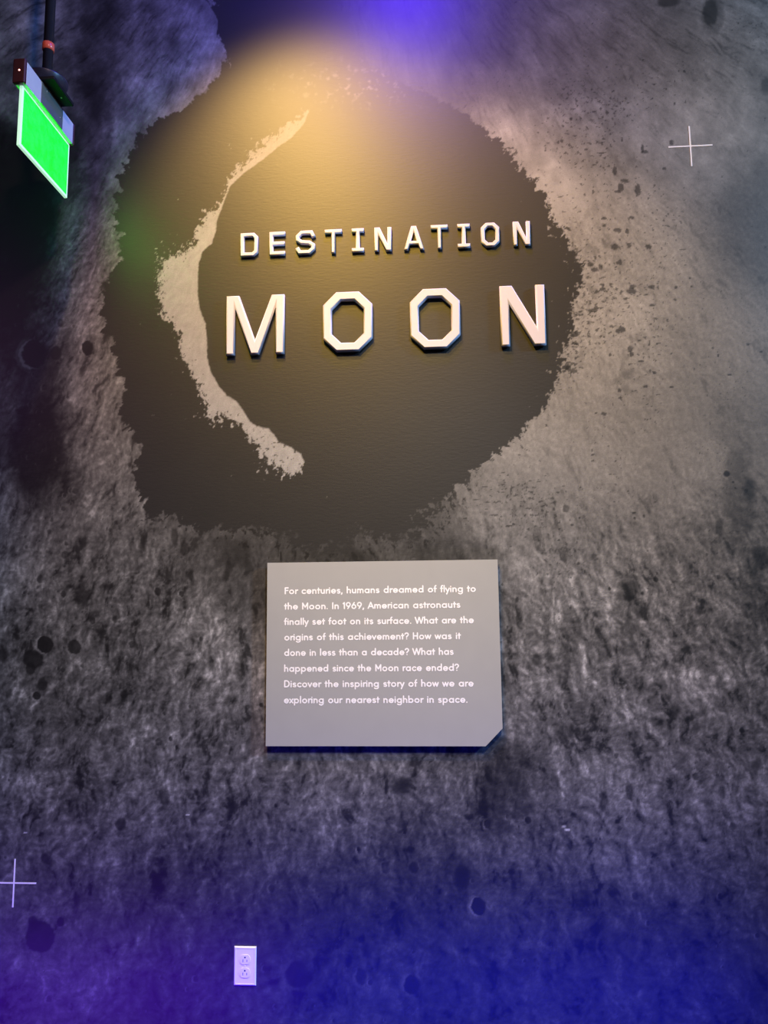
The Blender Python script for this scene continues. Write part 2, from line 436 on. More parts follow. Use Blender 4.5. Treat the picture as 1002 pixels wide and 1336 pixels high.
    for a, b, hw, hh in CHIPS:
        k = np.nonzero((np.abs(u - a) < hw * 2) & (np.abs(v - b) < hh * 2.2))
        if k[0].size == 0:
            continue
        uu, vv = u[k], v[k]
        d = np.hypot((uu - a) / hw, (vv - b) / hh) + 0.45 * perlin(uu / 2.6 + a, vv / 2.6, 5)
        m = sstep(1.25, .75, d)
        tone[k] = tone[k] * (1 - .72 * m)
    # --- crater floor
    inn = inside(u, v, CRATER)
    sd = polyline_dist(u, v, CRATER, True) * np.where(inn, -1, 1)
    rag = fbm(ang / 20, r / 34, 101, 4, .6)
    rag2 = fbm(u / 5.0, v / 5.0, 111, 3, .65)
    amp = 5.0 + 5.0 * sstep(560, 680, v) + 4.0 * sstep(600, 640, u) + 5 * sstep(160, 60, v) + 5 * sstep(240, 200, u)
    d = sd + amp * rag + (2.5 + 3.0 * sstep(600, 640, u) + 4.0 * sstep(600, 680, v)) * rag2
    floor_m = sstep(1.2, -1.2, d)
    # speckled light chips just inside the lower and right rim
    zone = sstep(-46, -3, sd) * np.clip(sstep(610, 660, v) * 1.0 + 0.72 * sstep(660, 720, u), 0, 1) * sstep(330, 380, u)
    chips = sstep(.0, .22, fbm(u / 6, v / 6.5, 121, 3, .6) + 0.55 * fbm(u / 26, v / 26, 125, 2) - (1.30 - 1.05 * zone))
    zone2 = sstep(70, 0, sd) * (inn == False) * sstep(600, 680, v) * sstep(200, 330, u) * sstep(640, 600, u) + 0.78 * sstep(42, 2, sd) * (inn == False) * sstep(560, 620, u)
    zone2 = np.clip(zone2, 0, 1)
    gaps = sstep(.0, .3, fbm(ang / 13, r / 20, 131, 4, .65) - (1.05 - 0.95 * zone2))
    FL = 0.015
    floor_t = FL * (1 + 0.05 * fbm(u / 40, v / 40, 141, 3))
    # paler speckle along the far rim, near the top of the floor
    rim_pale = np.exp(-(((u - 470) / 90) ** 2 + ((v - 110) / 26) ** 2)) * sstep(.15, .9, fbm(u / 9, v / 8, 151, 4, .6))
    floor_t = floor_t + 0.06 * rim_pale
    floor_t = floor_t * (1 - chips) + chips * tone * 0.85
    tone = tone * (1 - gaps * .82)
    tone = tone * (1 - floor_m) + floor_t * floor_m
    # --- pale shelf inside the crater
    poly = SHELF_IN + SHELF_OUT
    ins = inside(u, v, poly)
    di = polyline_dist(u, v, SHELF_IN, False)
    do = polyline_dist(u, v, SHELF_OUT + [SHELF_IN[0]], False)
    sgn = np.where(ins, -1, 1)
    s_in = di * sgn + 0.7 * rag2
    frag = fbm(u / 6.5, v / 7.5, 161, 4, .66)
    far = np.minimum(di, do)
    # outer side breaks up into grains
    s_out = do * sgn + 9.0 * frag + 5.0 * fbm(u / 17, v / 17, 171, 2) + 2.0
    near_in = di < do
    m_in = sstep(1.0, -1.0, s_in)
    m_out = sstep(1.3, -1.3, s_out)
    outer_side = sstep(1.5, -1.5, di * np.where(ins, -1, 1))
    shelf = np.where(near_in, m_in, np.where(ins, np.minimum(m_out, 1), m_out * (do < 26)))
    shelf = np.where(near_in & ~ins, m_in, shelf)
    frag2 = fbm(u / 4.6, v / 5.2, 163, 3, .7)
    holes = sstep(.0, .3, frag2 - (1.15 - 0.90 * sstep(30, 2, do) * (0.55 + 0.45 * sstep(.1, .5, fbm(u / 20, v / 24, 164, 2) + .3))))
    lowend = sstep(540, 580, v)
    # loose grains scattered beyond the shelf's outer edge
    gz = np.exp(-(((u - 212) / 20) ** 2 + ((v - 362) / 50) ** 2)) + .8 * np.exp(-(((u - 345) / 26) ** 2 + ((v - 612) / 16) ** 2)) \
        + .8 * np.exp(-(((u - 240) / 14) ** 2 + ((v - 325) / 22) ** 2)) + .6 * np.exp(-(((u - 268) / 30) ** 2 + ((v - 545) / 18) ** 2)) \
        + .5 * np.exp(-(((u - 236) / 12) ** 2 + ((v - 480) / 40) ** 2)) + .5 * np.exp(-(((u - 318) / 40) ** 2 + ((v - 195) / 30) ** 2))
    grains = sstep(0, .28, frag2 * .7 + .6 * frag - (0.95 - 0.85 * np.clip(gz, 0, 1))) * (1 - outer_side * 0) * ((do < 60) & (di > do))
    shelf = np.maximum(shelf, grains * .8)
    holes = np.maximum(holes, lowend * sstep(.0, .2, fbm(u / 4.5, v / 4, 181, 3) - 0.42))
    shelf = shelf * (1 - holes * .85)
    st_t = 0.27 * (1 + 0.10 * fbm(u / 12, v / 12, 191, 4) + 0.10 * np.clip(rel, -.6, .6))
    st_t = st_t * (0.55 + 0.45 * sstep(180, 330, v))
    shelf = shelf * (0.55 + 0.45 * sstep(150, 230, v))
    tone = tone * (1 - shelf) + st_t * shelf
    # wall scuffs, their reflective glint painted in as white specks
    for a, b, hw, hh in SPECKS:
        m = sstep(1.2, .7, np.hypot((u - a) / hw, (v - b) / hh))
        tone = tone * (1 - .75 * m) + .55 * .75 * m
    return np.clip(tone, 0.004, 0.6)


def wall_to_picture(x, z):
    """where a point of the wall falls in the picture the outlines were drawn on"""
    p = (x, D, z - CAM_Z)
    a, b, c = (p[0] * M[0] + p[1] * M[1] + p[2] * M[2] for M in (RT, UP, FW))
    return 501 + FPX * a / c, 668 - FPX * b / c


# ------------------------------------------------------------------ the setting
WX0, WX1, WH = -3.4, 4.6, 4.5


def build_wall():
    S = 0.0033
    xs = np.concatenate([np.arange(WX0, -1.72, 0.04), np.arange(-1.72, 1.32, S), np.arange(1.32, WX1 + .001, 0.04)])
    zs = np.concatenate([np.arange(0, 0.16, 0.04), np.arange(0.16, 3.95, S), np.arange(3.95, WH + .001, 0.05)])
    xs[-1] = WX1
    zs[-1] = WH
    nx, nz = len(xs), len(zs)
    X, Z = np.meshgrid(xs, zs)
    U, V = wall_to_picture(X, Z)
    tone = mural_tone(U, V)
    co = np.empty((nx * nz + 4, 3), np.float32)
    co[:nx * nz, 0] = X.ravel()
    co[:nx * nz, 1] = D
    co[:nx * nz, 2] = Z.ravel()
    co[nx * nz:] = [(WX0, D + .15, 0), (WX1, D + .15, 0), (WX1, D + .15, WH), (WX0, D + .15, WH)]
    i = np.arange(nx * nz).reshape(nz, nx)
    q = np.stack([i[:-1, :-1], i[:-1, 1:], i[1:, 1:], i[1:, :-1]], -1).reshape(-1, 4)
    k = nx * nz
    c = [i[0, 0], i[0, -1], i[-1, -1], i[-1, 0]]
    back = [[k + 1, k, k + 3, k + 2], [c[0], k, k + 1, c[1]], [c[1], k + 1, k + 2, c[2]], [c[2], k + 2, k + 3, c[3]], [c[3], k + 3, k, c[0]]]
    q = np.concatenate([q, np.array(back)]).astype(np.int32)
    me = bpy.data.meshes.new('wall_back')
    me.vertices.add(len(co))
    me.vertices.foreach_set('co', co.ravel())
    me.loops.add(q.size)
    me.loops.foreach_set('vertex_index', q.ravel())
    me.polygons.add(len(q))
    me.polygons.foreach_set('loop_start', np.arange(0, q.size, 4, dtype=np.int32))
    me.update(calc_edges=True)
    at = me.attributes.new('print_tone', 'FLOAT', 'POINT')
    tv = np.concatenate([tone.ravel(), np.full(4, 0.05)]).astype(np.float32)
    at.data.foreach_set('value', tv)
    return link_mesh('wall_back', me, mural_material())


def mural_material():
    m = bpy.data.materials.new('mural_print')
    m.use_nodes = True
    nt = m.node_tree
    N, L = nt.nodes.new, nt.links.new
    b = nt.nodes['Principled BSDF']
    at = N('ShaderNodeAttribute')
    at.attribute_name = 'print_tone'
    tc = N('ShaderNodeTexCoord')
    # fine printed grain
    g = N('ShaderNodeTexNoise')
    g.inputs['Scale'].default_value = 260
    g.inputs['Detail'].default_value = 5
    g.inputs['Roughness'].default_value = 0.65
    L(tc.outputs['Object'], g.inputs['Vector'])
    mr = N('ShaderNodeMapRange')
    mr.inputs['From Min'].default_value = 0.3
    mr.inputs['From Max'].default_value = 0.7
    mr.inputs['To Min'].default_value = 0.84
    mr.inputs['To Max'].default_value = 1.16
    L(g.outputs['Fac'], mr.inputs['Value'])
    mu = N('ShaderNodeMath')
    mu.operation = 'MULTIPLY'
    L(at.outputs['Fac'], mu.inputs[0])
    L(mr.outputs['Result'], mu.inputs[1])
    tint = N('ShaderNodeMix')
    tint.data_type = 'RGBA'
    tint.blend_type = 'MULTIPLY'
    tint.inputs[0].default_value = 1.0
    tint.inputs[7].default_value = (1.0, 0.98, 0.98, 1)
    L(mu.outputs[0], tint.inputs[6])
    L(tint.outputs[2], b.inputs['Base Color'])
    # satin vinyl on a rolled paint surface: faint horizontal brush texture
    mp = N('ShaderNodeMapping')
    mp.inputs['Scale'].default_value = (0.28, 1, 1)
    L(tc.outputs['Object'], mp.inputs['Vector'])
    n2 = N('ShaderNodeTexNoise')
    n2.inputs['Scale'].default_value = 190
    n2.inputs['Detail'].default_value = 4
    L(mp.outputs['Vector'], n2.inputs['Vector'])
    bp = N('ShaderNodeBump')
    bp.inputs['Strength'].default_value = 0.15
    bp.inputs['Distance'].default_value = 0.002
    L(n2.outputs['Fac'], bp.inputs['Height'])
    L(bp.outputs['Normal'], b.inputs['Normal'])
    b.inputs['Roughness'].default_value = 0.48
    b.inputs['Specular IOR Level'].default_value = 0.5
    return m


prop(build_wall(), kind='structure')
M_CARPET = mat('dark_carpet', (0.03, 0.03, 0.035), 0.9, noise=0.4, scale=300)
M_CEIL = mat('black_ceiling_paint', (0.02, 0.02, 0.022), 0.8)
bm = bmesh.new()
bm_box(bm, WX0, WX1, -3.0, D, -0.12, 0.0)
prop(from_bm('floor', bm, M_CARPET), kind='structure')
bm = bmesh.new()
bm_box(bm, WX0, WX1, -3.0, D, WH - .02, WH + .10)
prop(from_bm('ceiling', bm, M_CEIL), kind='structure')


# ------------------------------------------------------------------ raised letters
M_LETTER = mat('white_letter_paint', (0.60, 0.575, 0.68), 0.45, noise=0.01)


def offset_stroke(path, w):
    """outline of an open polyline with mitred corners and square ends"""
    n = len(path)
    P = [Vector(p) for p in path]
    L_, R_ = [], []
    for i in range(n):
        if i == 0:
            d = (P[1] - P[0]).normalized()
            nrm, k = Vector((-d.y, d.x)), 1
        elif i == n - 1:
            d = (P[-1] - P[-2]).normalized()
            nrm, k = Vector((-d.y, d.x)), 1
        else:
            a, b = (P[i] - P[i - 1]).normalized(), (P[i + 1] - P[i]).normalized()
            na, nb = Vector((-a.y, a.x)), Vector((-b.y, b.x))
            nrm = (na + nb).normalized()
            k = 1 / max(.35, nrm.dot(na))
        L_.append(tuple(P[i] + nrm * (w / 2 * k)))
        R_.append(tuple(P[i] - nrm * (w / 2 * k)))
    return L_ + R_[::-1]


def letter_outlines(ch, w, h, s):
    """list of closed outlines (first solid, the rest holes or solids) in a w x h box standing on 0"""
    c = 0.27 * w
    if ch == 'O':
        def octo(x0, x1, z0, z1, k):
            return [(x0 + k, z0), (x1 - k, z0), (x1, z0 + k), (x1, z1 - k), (x1 - k, z1), (x0 + k, z1), (x0, z1 - k), (x0, z0 + k)]
        return [octo(0, w, 0, h, c), octo(s, w - s, s, h - s, c - s * .586 + .12 * s)]
    if ch == 'D':
        k = 0.22 * w
        return [[(0, 0), (w - k, 0), (w, k), (w, h - k), (w - k, h), (0, h)],
                [(s, s), (w - s - k * .5, s), (w - s, s + k * .5), (w - s, h - s - k * .5), (w - s - k * .5, h - s), (s, h - s)]]
    if ch == 'E':
        m0, m1 = h * .5 - s / 2, h * .5 + s / 2
        return [[(0, 0), (w, 0), (w, s), (s, s), (s, m0), (w * .97, m0), (w * .97, m1), (s, m1), (s, h - s), (w, h - s), (w, h), (0, h)]]
    if ch == 'S':
        a, k = s / 2, 0.2 * w
        path = [(w - a * .7, h * .72), (w - a - k * .5, h - a), (a + k, h - a), (a, h - a - k), (a, h * .5 + k * .8), (a + k, h * .5 + a * .2),
                (w - a - k, h * .5 - a * .2), (w - a, h * .5 - k * .8), (w - a, a + k), (w - a - k, a), (a + k * .5, a), (a * .7, h * .28)]
        return [offset_stroke(path, s)]
    if ch == 'T':
        m0, m1 = w / 2 - s / 2, w / 2 + s / 2
        return [[(m0, 0), (m1, 0), (m1, h - s), (w, h - s), (w, h), (0, h), (0, h - s), (m0, h - s)]]
    if ch == 'I':
        m0, m1 = w / 2 - s / 2, w / 2 + s / 2
        return [[(0, 0), (w, 0), (w, s), (m1, s), (m1, h - s), (w, h - s), (w, h), (0, h), (0, h - s), (m0, h - s), (m0, s), (0, s)]]
    if ch == 'N':
        return [[(0, 0), (s, 0), (s, h * .70), (w - s * 1.36, 0), (w, 0), (w, h), (w - s, h), (w - s, h * .30), (s * 1.36, h), (0, h)]]
    if ch == 'M':
        q = s * .42
        return [[(0, 0), (s, 0), (s, h * .80), (w / 2 - s * .48, 0), (w / 2 + s * .48, 0), (w - s, h * .80), (w - s, 0), (w, 0),
                 (w, h), (w - s - q * 1.1, h), (w / 2, h * .24), (s + q * 1.1, h), (0, h)]]
    if ch == 'A':
        t = s * .62
        f = lambda z: (w / 2 - t) * z / h            # outer left edge
        sl = (w / 2 - t) / h
        k = s * 1.06
        b0, b1 = h * .22, h * .22 + s * .9
        apex = (w / 2 - k) / sl
        return [[(0, 0), (k, 0), (k + sl * b0, b0), (w - k - sl * b0, b0), (w - k, 0), (w, 0), (w / 2 + t, h), (w / 2 - t, h)],
                [(k + sl * b1, b1), (w - k - sl * b1, b1), (w / 2, min(apex, h * .93))]]


def raised_letter(ch, x0, x1, z0, z1, s, thick, bev, label, group):
    w, h = x1 - x0, z1 - z0
    cu = bpy.data.curves.new('letter_outline', 'CURVE')
    cu.dimensions = '2D'
    cu.fill_mode = 'BOTH'
    cu.extrude = thick / 2 - bev
    cu.bevel_depth = bev
    cu.bevel_resolution = 0
    cu.offset = -bev
    for o in letter_outlines(ch, w, h, s):
        sp = cu.splines.new('POLY')
        sp.points.add(len(o) - 1)
        for p, (a, b) in zip(sp.points, o):
            p.co = (a - w / 2, b, 0, 1)
        sp.use_cyclic_u = True
    tmp = bpy.data.objects.new('letter_outline', cu)
    col.objects.link(tmp)
    dg = bpy.context.evaluated_depsgraph_get()
    me = bpy.data.meshes.new_from_object(tmp.evaluated_get(dg))
    bpy.data.objects.remove(tmp)
    bpy.data.curves.remove(cu)
    me.transform(Matrix.Rotation(math.pi / 2, 4, 'X'))
    me.name = 'raised_letter'
    o = link_mesh('raised_letter', me, M_LETTER)
    o.location = ((x0 + x1) / 2, D - thick / 2 - 0.0004, CAM_Z + z0)
    return prop(o, label, 'letter', group)


UP_ROW = 'small raised letters of the upper word'
SZ0, SZ1, SS = 1.2545, 1.3415, 0.0140
small = [('D', -.664, -.601, 'small white raised letter D, leftmost of the upper word'),
         ('E', -.560, -.504, 'small white raised letter E between the D and the S'),
         ('S', -.466, -.397, 'small white raised letter S between the E and the first T'),
         ('T', -.363, -.302, 'small white raised letter T between the S and the first I'),
         ('I', -.267, -.224, 'small white raised letter I with serifs between the first T and an N'),
         ('N', -.187, -.127, 'small white raised letter N just left of the A'),
         ('A', -.084, -.013, 'small white raised letter A, the only A of the upper word'),
         ('T', .011, .070, 'small white raised letter T just right of the A'),
         ('I', .104, .147, 'small white raised letter I with serifs, between the second T and the O'),
         ('O', .185, .249, 'small white raised letter O, octagonal, in the upper word'),
         ('N', .296, .355, 'small white raised letter N, rightmost of the upper word')]
for ch, a, b, lab in small:
    raised_letter(ch, a, b, SZ0, SZ1, SS, 0.014, 0.0028, lab, UP_ROW)
LOW_ROW = 'large raised letters of the lower word'
BZ0, BZ1, BS = 0.8925, 1.1065, 0.0305
for ch, a, b, lab in [('M', -.709, -.504, 'large white raised letter M, leftmost of the lower word'),
                      ('O', -.368, -.196, 'large white octagonal raised letter O next to the M'),
                      ('O', -.066, .106, 'large white octagonal raised letter O next to the N'),
                      ('N', .243, .395, 'large white raised letter N, rightmost of the lower word')]:
    raised_letter(ch, a, b, BZ0, BZ1, BS, 0.020, 0.0045, lab, LOW_ROW)

# ------------------------------------------------------------------ printed registration crosses (thin white vinyl)
M_VINYL = mat('white_vinyl', (0.80, 0.76, 0.78), 0.5, noise=0.01)


def cross_mark(x, z, label):
    a, t = 0.075, 0.0024
    bm = bmesh.new()
    prism(bm, [(-t, -a), (t, -a), (t, -t), (a, -t), (a, t), (t, t), (t, a), (-t, a), (-t, t), (-a, t), (-a, -t), (-t, -t)], -0.0008, 0.0)
    o = from_bm('cross_mark', bm, M_VINYL)
    o.location = (x, D - 0.0003, CAM_Z + z)
    prop(o, label, 'cross mark', 'thin white cross marks on the mural')


cross_mark(0.9195, 1.5985, 'thin white cross on the bright lunar slope, upper right')
cross_mark(-1.386, -0.8635, 'thin white cross above a dark round crater, lower left')

# ------------------------------------------------------------------ text panel
M_PANEL = mat('grey_panel_paint', (0.345, 0.345, 0.335), 0.5, noise=0.012, scale=20)
M_TEXT = mat('white_lettering', (0.90, 0.88, 0.89), 0.5, noise=0.005)
M_STEEL = mat('dull_steel', (0.5, 0.5, 0.52), 0.35, 1.0)


def arc(cx, cy, rx, ry, a0, a1, n=14):
    return [(cx + rx * math.cos(math.radians(a0 + (a1 - a0) * i / n)), cy + ry * math.sin(math.radians(a0 + (a1 - a0) * i / n))) for i in range(n + 1)]


def glyphs():
    l, R = 0.21, 0.38
    lo, hi, asc, cap = 0.12, 0.88, 1.45, 1.38
    ring = arc(l + R, .5, R, R, 0, 360, 26)
    r_ = l + 2 * R
    g = {}
    g['o'] = ([ring], 1.18)
    g['a'] = ([ring, [(r_, lo), (r_, hi)]], 1.20)
    g['b'] = ([ring, [(l, lo), (l, asc)]], 1.18)
    g['d'] = ([ring, [(r_, lo), (r_, asc)]], 1.20)
    g['p'] = ([ring, [(l, hi), (l, -.36)]], 1.18)
    g['g'] = ([ring, [(r_, hi), (r_, -.05)] + arc(l + R, -.05, R, .30, 0, -150, 14)], 1.20)
    g['c'] = ([arc(l + R, .5, R, R, 48, 312, 20)], 0.98)
    g['e'] = ([[(l, .5), (r_, .5)] + arc(l + R, .5, R, R, 0, 318, 22)], 1.14)
    arch = lambda x, w: ([(x, lo), (x, hi)], [(x, .52)] + arc(x + w / 2, .58, w / 2, hi - .58, 180, 0, 14) + [(x + w, lo)])
    g['n'] = (list(arch(l, .60)), 1.02)
    g['h'] = ([[(l, lo), (l, asc)], list(arch(l, .60))[1]], 1.02)
    g['m'] = (list(arch(l, .52)) + [list(arch(l + .52, .52))[1]], 1.46)
    g['u'] = ([[(l, hi), (l, .42)] + arc(l + .30, .42, .30, .30, 180, 360, 14), [(l + .60, hi), (l + .60, lo)]], 1.02)
    g['r'] = ([[(l, lo), (l, hi)], [(l, .48)] + arc(l + .34, .50, .34, hi - .50, 180, 80, 8)], 0.62)
    g['i'] = ([[(l, lo), (l, hi)], [(l, 1.24), (l, 1.25)]], 0.42)
    g['l'] = ([[(l, lo), (l, asc)]], 0.42)
    g['t'] = ([[(.30, 1.22), (.30, lo)], [(.10, hi - .02), (.54, hi - .02)]], 0.62)
    g['f'] = ([arc(.50, 1.18, .22, .27, 95, 180, 8) + [(.28, lo)], [(.10, hi - .02), (.52, hi - .02)]], 0.60)
    g['s'] = ([arc(l + .23, .695, .23, .185, 40, 270, 14) + arc(l + .23, .31, .25, .195, 90, -140, 14)[1:]], 0.86)
    g['v'] = ([[(.10, hi), (.42, lo), (.74, hi)]], 0.84)
    g['w'] = ([[(.10, hi), (.36, lo), (.62, hi), (.88, lo), (1.14, hi)]], 1.24)
    g['x'] = ([[(.12, hi), (.70, lo)], [(.70, hi), (.12, lo)]], 0.82)
    g['y'] = ([[(.10, hi), (.44, lo)], [(.76, hi), (.26, -.36)]], 0.86)
    g['F'] = ([[(.22, lo), (.22, cap), (.78, cap)], [(.22, .80), (.72, .80)]], 0.90)
    g['M'] = ([[(.22, lo), (.22, cap), (.70, .50), (1.18, cap), (1.18, lo)]], 1.40)
    g['I'] = ([[(.24, lo), (.24, cap)]], 0.48)
    g['A'] = ([[(.08, lo), (.58, cap), (1.08, lo)], [(.28, .52), (.88, .52)]], 1.16)
    g['W'] = ([[(.08, cap), (.46, lo), (.84, cap), (1.22, lo), (1.60, cap)]], 1.68)
    g['H'] = ([[(.22, lo), (.22, cap)], [(.98, lo), (.98, cap)], [(.22, .76), (.98, .76)]], 1.20)
    g['D'] = ([[(.22, lo), (.22, cap), (.52, cap)] + arc(.52, .75, .56, .63, 90, -90, 16) + [(.22, lo)]], 1.26)
    g['1'] = ([[(.10, 1.16), (.34, cap), (.34, lo)]], 0.56)
    g['9'] = ([arc(.54, .99, .36, .39, 0, 360, 22), [(.87, .82), (.46, lo)]], 1.08)
    g['6'] = ([arc(.54, .51, .36, .39, 0, 360, 22), [(.21, .68), (.62, cap)]], 1.08)
    g['?'] = ([arc(.46, 1.06, .32, .32, 165, -60, 16) + [(.46, .62), (.46, .50)], [(.46, .13), (.46, .14)]], 0.90)
    g['.'] = ([[(.22, .13), (.22, .14)]], 0.42)
    g[','] = ([[(.24, .15), (.16, -.12)]], 0.42)
    g[' '] = ([], 0.66)
    return g


GLYPH = glyphs()


def text_line(txt, x0, x1, z, xh, y, parent):
    """one line of white lettering as flat round-ended strokes, spread to run from x0 to x1"""
    adv = sum(GLYPH[c][1] for c in txt)
    sw = 0.285                                           # stroke width in x-heights
    natural = (adv - 0.16) * xh
    sx = ((x1 - x0) / natural)                          # even fit of the line
    bm = bmesh.new()
    pen = x0 - 0.08 * xh * sx
    rad = sw / 2 * xh

    cnt = [0]

    def layer():
        cnt[0] += 1
        return y - (cnt[0] % 60) * 4e-6

    def disc(p):
        y = layer()
        vs = [bm.verts.new((p[0] + rad * math.cos(a * math.pi / 5), y, p[1] + rad * math.sin(a * math.pi / 5))) for a in range(10)]
        bm.faces.new(vs)
    for c in txt:
        for path in GLYPH[c][0]:
            pts = [(pen + a * xh * sx, z + b * xh) for a, b in path]
            for p in pts:
                disc(p)
            for a, b in zip(pts, pts[1:]):
                dx, dz = b[0] - a[0], b[1] - a[1]
                n = math.hypot(dx, dz)
                if n < 1e-7:
                    continue
                ox, oz = -dz / n * rad, dx / n * rad
                yy = layer()
                bm.faces.new([bm.verts.new((q[0], yy, q[1])) for q in ((a[0] + ox, a[1] + oz), (a[0] - ox, a[1] - oz), (b[0] - ox, b[1] - oz), (b[0] + ox, b[1] + oz))])
        pen += GLYPH[c][1] * xh * sx
    me = bpy.data.meshes.new('text_line')
    for f in bm.faces:
        if f.normal.y > 0:
            f.normal_flip()
    bm.to_mesh(me)
    bm.free()
    return link_mesh('text_line', me, M_TEXT, parent)


PX, PZ = -0.173, CAM_Z - 0.4272
panel = thing('text_panel', (PX, D - 0.001, PZ), 'grey rectangular text panel with one clipped corner, under the large raised letters', 'panel')
bm = bmesh.new()
hw_l, hw_r, ph, clip = -0.5550 - PX, 0.2085 - PX, 0.594, 0.0550
prism(bm, [(hw_l, 0), (hw_r - clip, 0), (hw_r, clip), (hw_r, ph), (hw_l, ph)], -0.0190, -0.0110)
board = from_bm('board', bm, M_PANEL, panel)
for e in ((hw_l + .09, .08), (hw_r - .09, .10), (hw_l + .09, ph - .08), (hw_r - .09, ph - .08)):
    bm = bmesh.new()
    lathe(bm, [(0, 0), (.014, 0), (.014, .0108), (0, .0108)], 20)
    bmesh.ops.rotate(bm, verts=bm.verts, cent=(0, 0, 0), matrix=Matrix.Rotation(math.pi / 2, 3, 'X'))
    from_bm('spacer', bm, M_STEEL, panel, (e[0], -0.0001, e[1]))
LINES = [('For centuries, humans dreamed of flying to', .1349, .0623), ('the Moon. In 1969, American astronauts', .0830, .0113),
         ('finally set foot on its surface. What are the', .1255, -.0389), ('origins of this achievement? How was it', .0815, -.0893),
         ('done in less than a decade? What has', .0577, -.1395), ('happened since the Moon race ended?', .0733, -.1905),
         ('Discover the inspiring story of how we are', .1196, -.2403), ('exploring our nearest neighbor in space.', .0992, -.2913)]
for txt, x1, z in LINES:
    text_line(txt, -.4962 - PX, x1 - PX, z + CAM_Z - PZ - .0006, 0.0152, -0.0194, panel)

# ------------------------------------------------------------------ power outlet
M_PLATE = mat('white_plastic_plate', (0.92, 0.85, 0.84), 0.35, noise=0.01)
M_SLOT = mat('black_slot', (0.02, 0.02, 0.022), 0.6)
outlet = thing('power_outlet', (-0.618, D - 0.0003, CAM_Z - 1.102), 'white double power outlet low on the mural, below the text panel', 'outlet')
bm = bmesh.new()
w2, h2 = 0.0352, 0.0575
lv = [(w2, h2, 0), (w2, h2, -.0025), (w2 - .003, h2 - .003, -.0055), (w2 - .0055, h2 - .0055, -.0055), (w2 - .0062, h2 - .0062, -.0048), (w2 - .0072, h2 - .0072, -.0048)]
rings = []
for a, b, y in lv:
    rings.append([bm.verts.new(p) for p in ((-a, y, -b), (a, y, -b), (a, y, b), (-a, y, b))])
bm.faces.new(rings[0][::-1])
for A, B in zip(rings, rings[1:]):
    for i in range(4):
        bm.faces.new((A[i], A[(i + 1) % 4], B[(i + 1) % 4], B[i]))
bm.faces.new(rings[-1])
from_bm('cover_plate', bm, M_PLATE, outlet)


def receptacle(dz):
    bm = bmesh.new()
    r, cut = 0.0172, 0.0142
    pts = []
    for i in range(40):
        a = 2 * math.pi * i / 40
        pts.append((r * math.cos(a), max(-cut, min(cut, r * math.sin(a)))))
    prism(bm, pts, -.0062, -.0047)
    o = from_bm('receptacle', bm, M_PLATE, outlet, (0, 0, dz))
    for x, hh in ((-.0062, .0042), (.0062, .0034)):
        b2 = bmesh.new()
        bm_box(b2, -.0009, .0009, -.0064, -.0060, -hh, hh)
        from_bm('slot', b2, M_SLOT, o, (x, 0, -.0032))
    b2 = bmesh.new()
    lathe(b2, [(0, 0), (.0026, 0), (.0026, .0005), (0, .0005)], 16)
    bmesh.ops.rotate(b2, verts=b2.verts, cent=(0, 0, 0), matrix=Matrix.Rotation(math.pi / 2, 3, 'X'))
    from_bm('ground_hole', b2, M_SLOT, o, (0, -.0060, .0066))


receptacle(.0195)
receptacle(-.0195)
bm = bmesh.new()
lathe(bm, [(0, .0011), (.0018, .0010), (.0026, .0004), (.0026, 0), (0, 0)], 16)
bmesh.ops.rotate(bm, verts=bm.verts, cent=(0, 0, 0), matrix=Matrix.Rotation(math.pi / 2, 3, 'X'))
from_bm('screw', bm, M_PLATE, outlet, (0, -.0047, 0))

# ------------------------------------------------------------------ hanging edge-lit sign
M_HOUSING = mat('white_enamel_housing', (0.55, 0.55, 0.60), 0.4, noise=0.02)
M_GREYPLATE = mat('grey_side_plate', (0.10, 0.115, 0.115), 0.6, noise=0.04)
M_CAP = mat('dark_red_end_cap', (0.05, 0.012, 0.012), 0.4)
M_BLACK = mat('black_canopy_paint', (0.005, 0.005, 0.006), 0.7, spec=0.2)
M_STEM = mat('black_stem_paint', (0.02, 0.02, 0.035), 0.35)
M_RED_RING = mat('red_stem_ring', (0.75, 0.12, 0.06), 0.25)
M_LED = mat('red_indicator_glow', (0.9, 0.3, 0.25), 0.4, emis=(1.0, 0.45, 0.40), strength=2.5)


def glow_edge_material():
    return mat('glowing_acrylic_edge', (0.55, 0.75, 0.60), 0.3, emis=(0.55, 1.0, 0.66), strength=0.75)


def green_film_material():
    m = bpy.data.materials.new('glowing_green_film')
    m.use_nodes = True
    nt = m.node_tree
    N, L = nt.nodes.new, nt.links.new
    b = nt.nodes['Principled BSDF']
    tc = N('ShaderNodeTexCoord')
    nz = N('ShaderNodeTexNoise')
    nz.inputs['Scale'].default_value = 34
    nz.inputs['Detail'].default_value = 6
    nz.inputs['Roughness'].default_value = 0.65
    L(tc.outputs['Object'], nz.inputs['Vector'])
    rp = N('ShaderNodeValToRGB')
    rp.color_ramp.elements[0].position = 0.40
    rp.color_ramp.elements[0].color = (0.0, 0.022, 0.0003, 1)
    rp.color_ramp.elements[1].position = 0.74
    rp.color_ramp.elements[1].color = (0.0004, 1.0, 0.0025, 1)
    e = rp.color_ramp.elements.new(0.50)
    e.color = (0.0001, 0.12, 0.0014, 1)
    L(nz.outputs['Fac'], rp.inputs['Fac'])
    b.inputs['Base Color'].default_value = (0.01, 0.12, 0.03, 1)
    b.inputs['Roughness'].default_value = 0.3
    L(rp.outputs['Color'], b.inputs['Emission Color'])
    b.inputs['Emission Strength'].default_value = 40.0
    return m


SX, SY = -1.2105, 2.186
sign = thing('hanging_sign', (SX, SY, WH - .021), 'green glowing edge-lit sign hanging on a dark stem from the ceiling', 'sign')
B0 = CAM_Z - (WH - .021)            # eye level measured from the sign's ceiling point


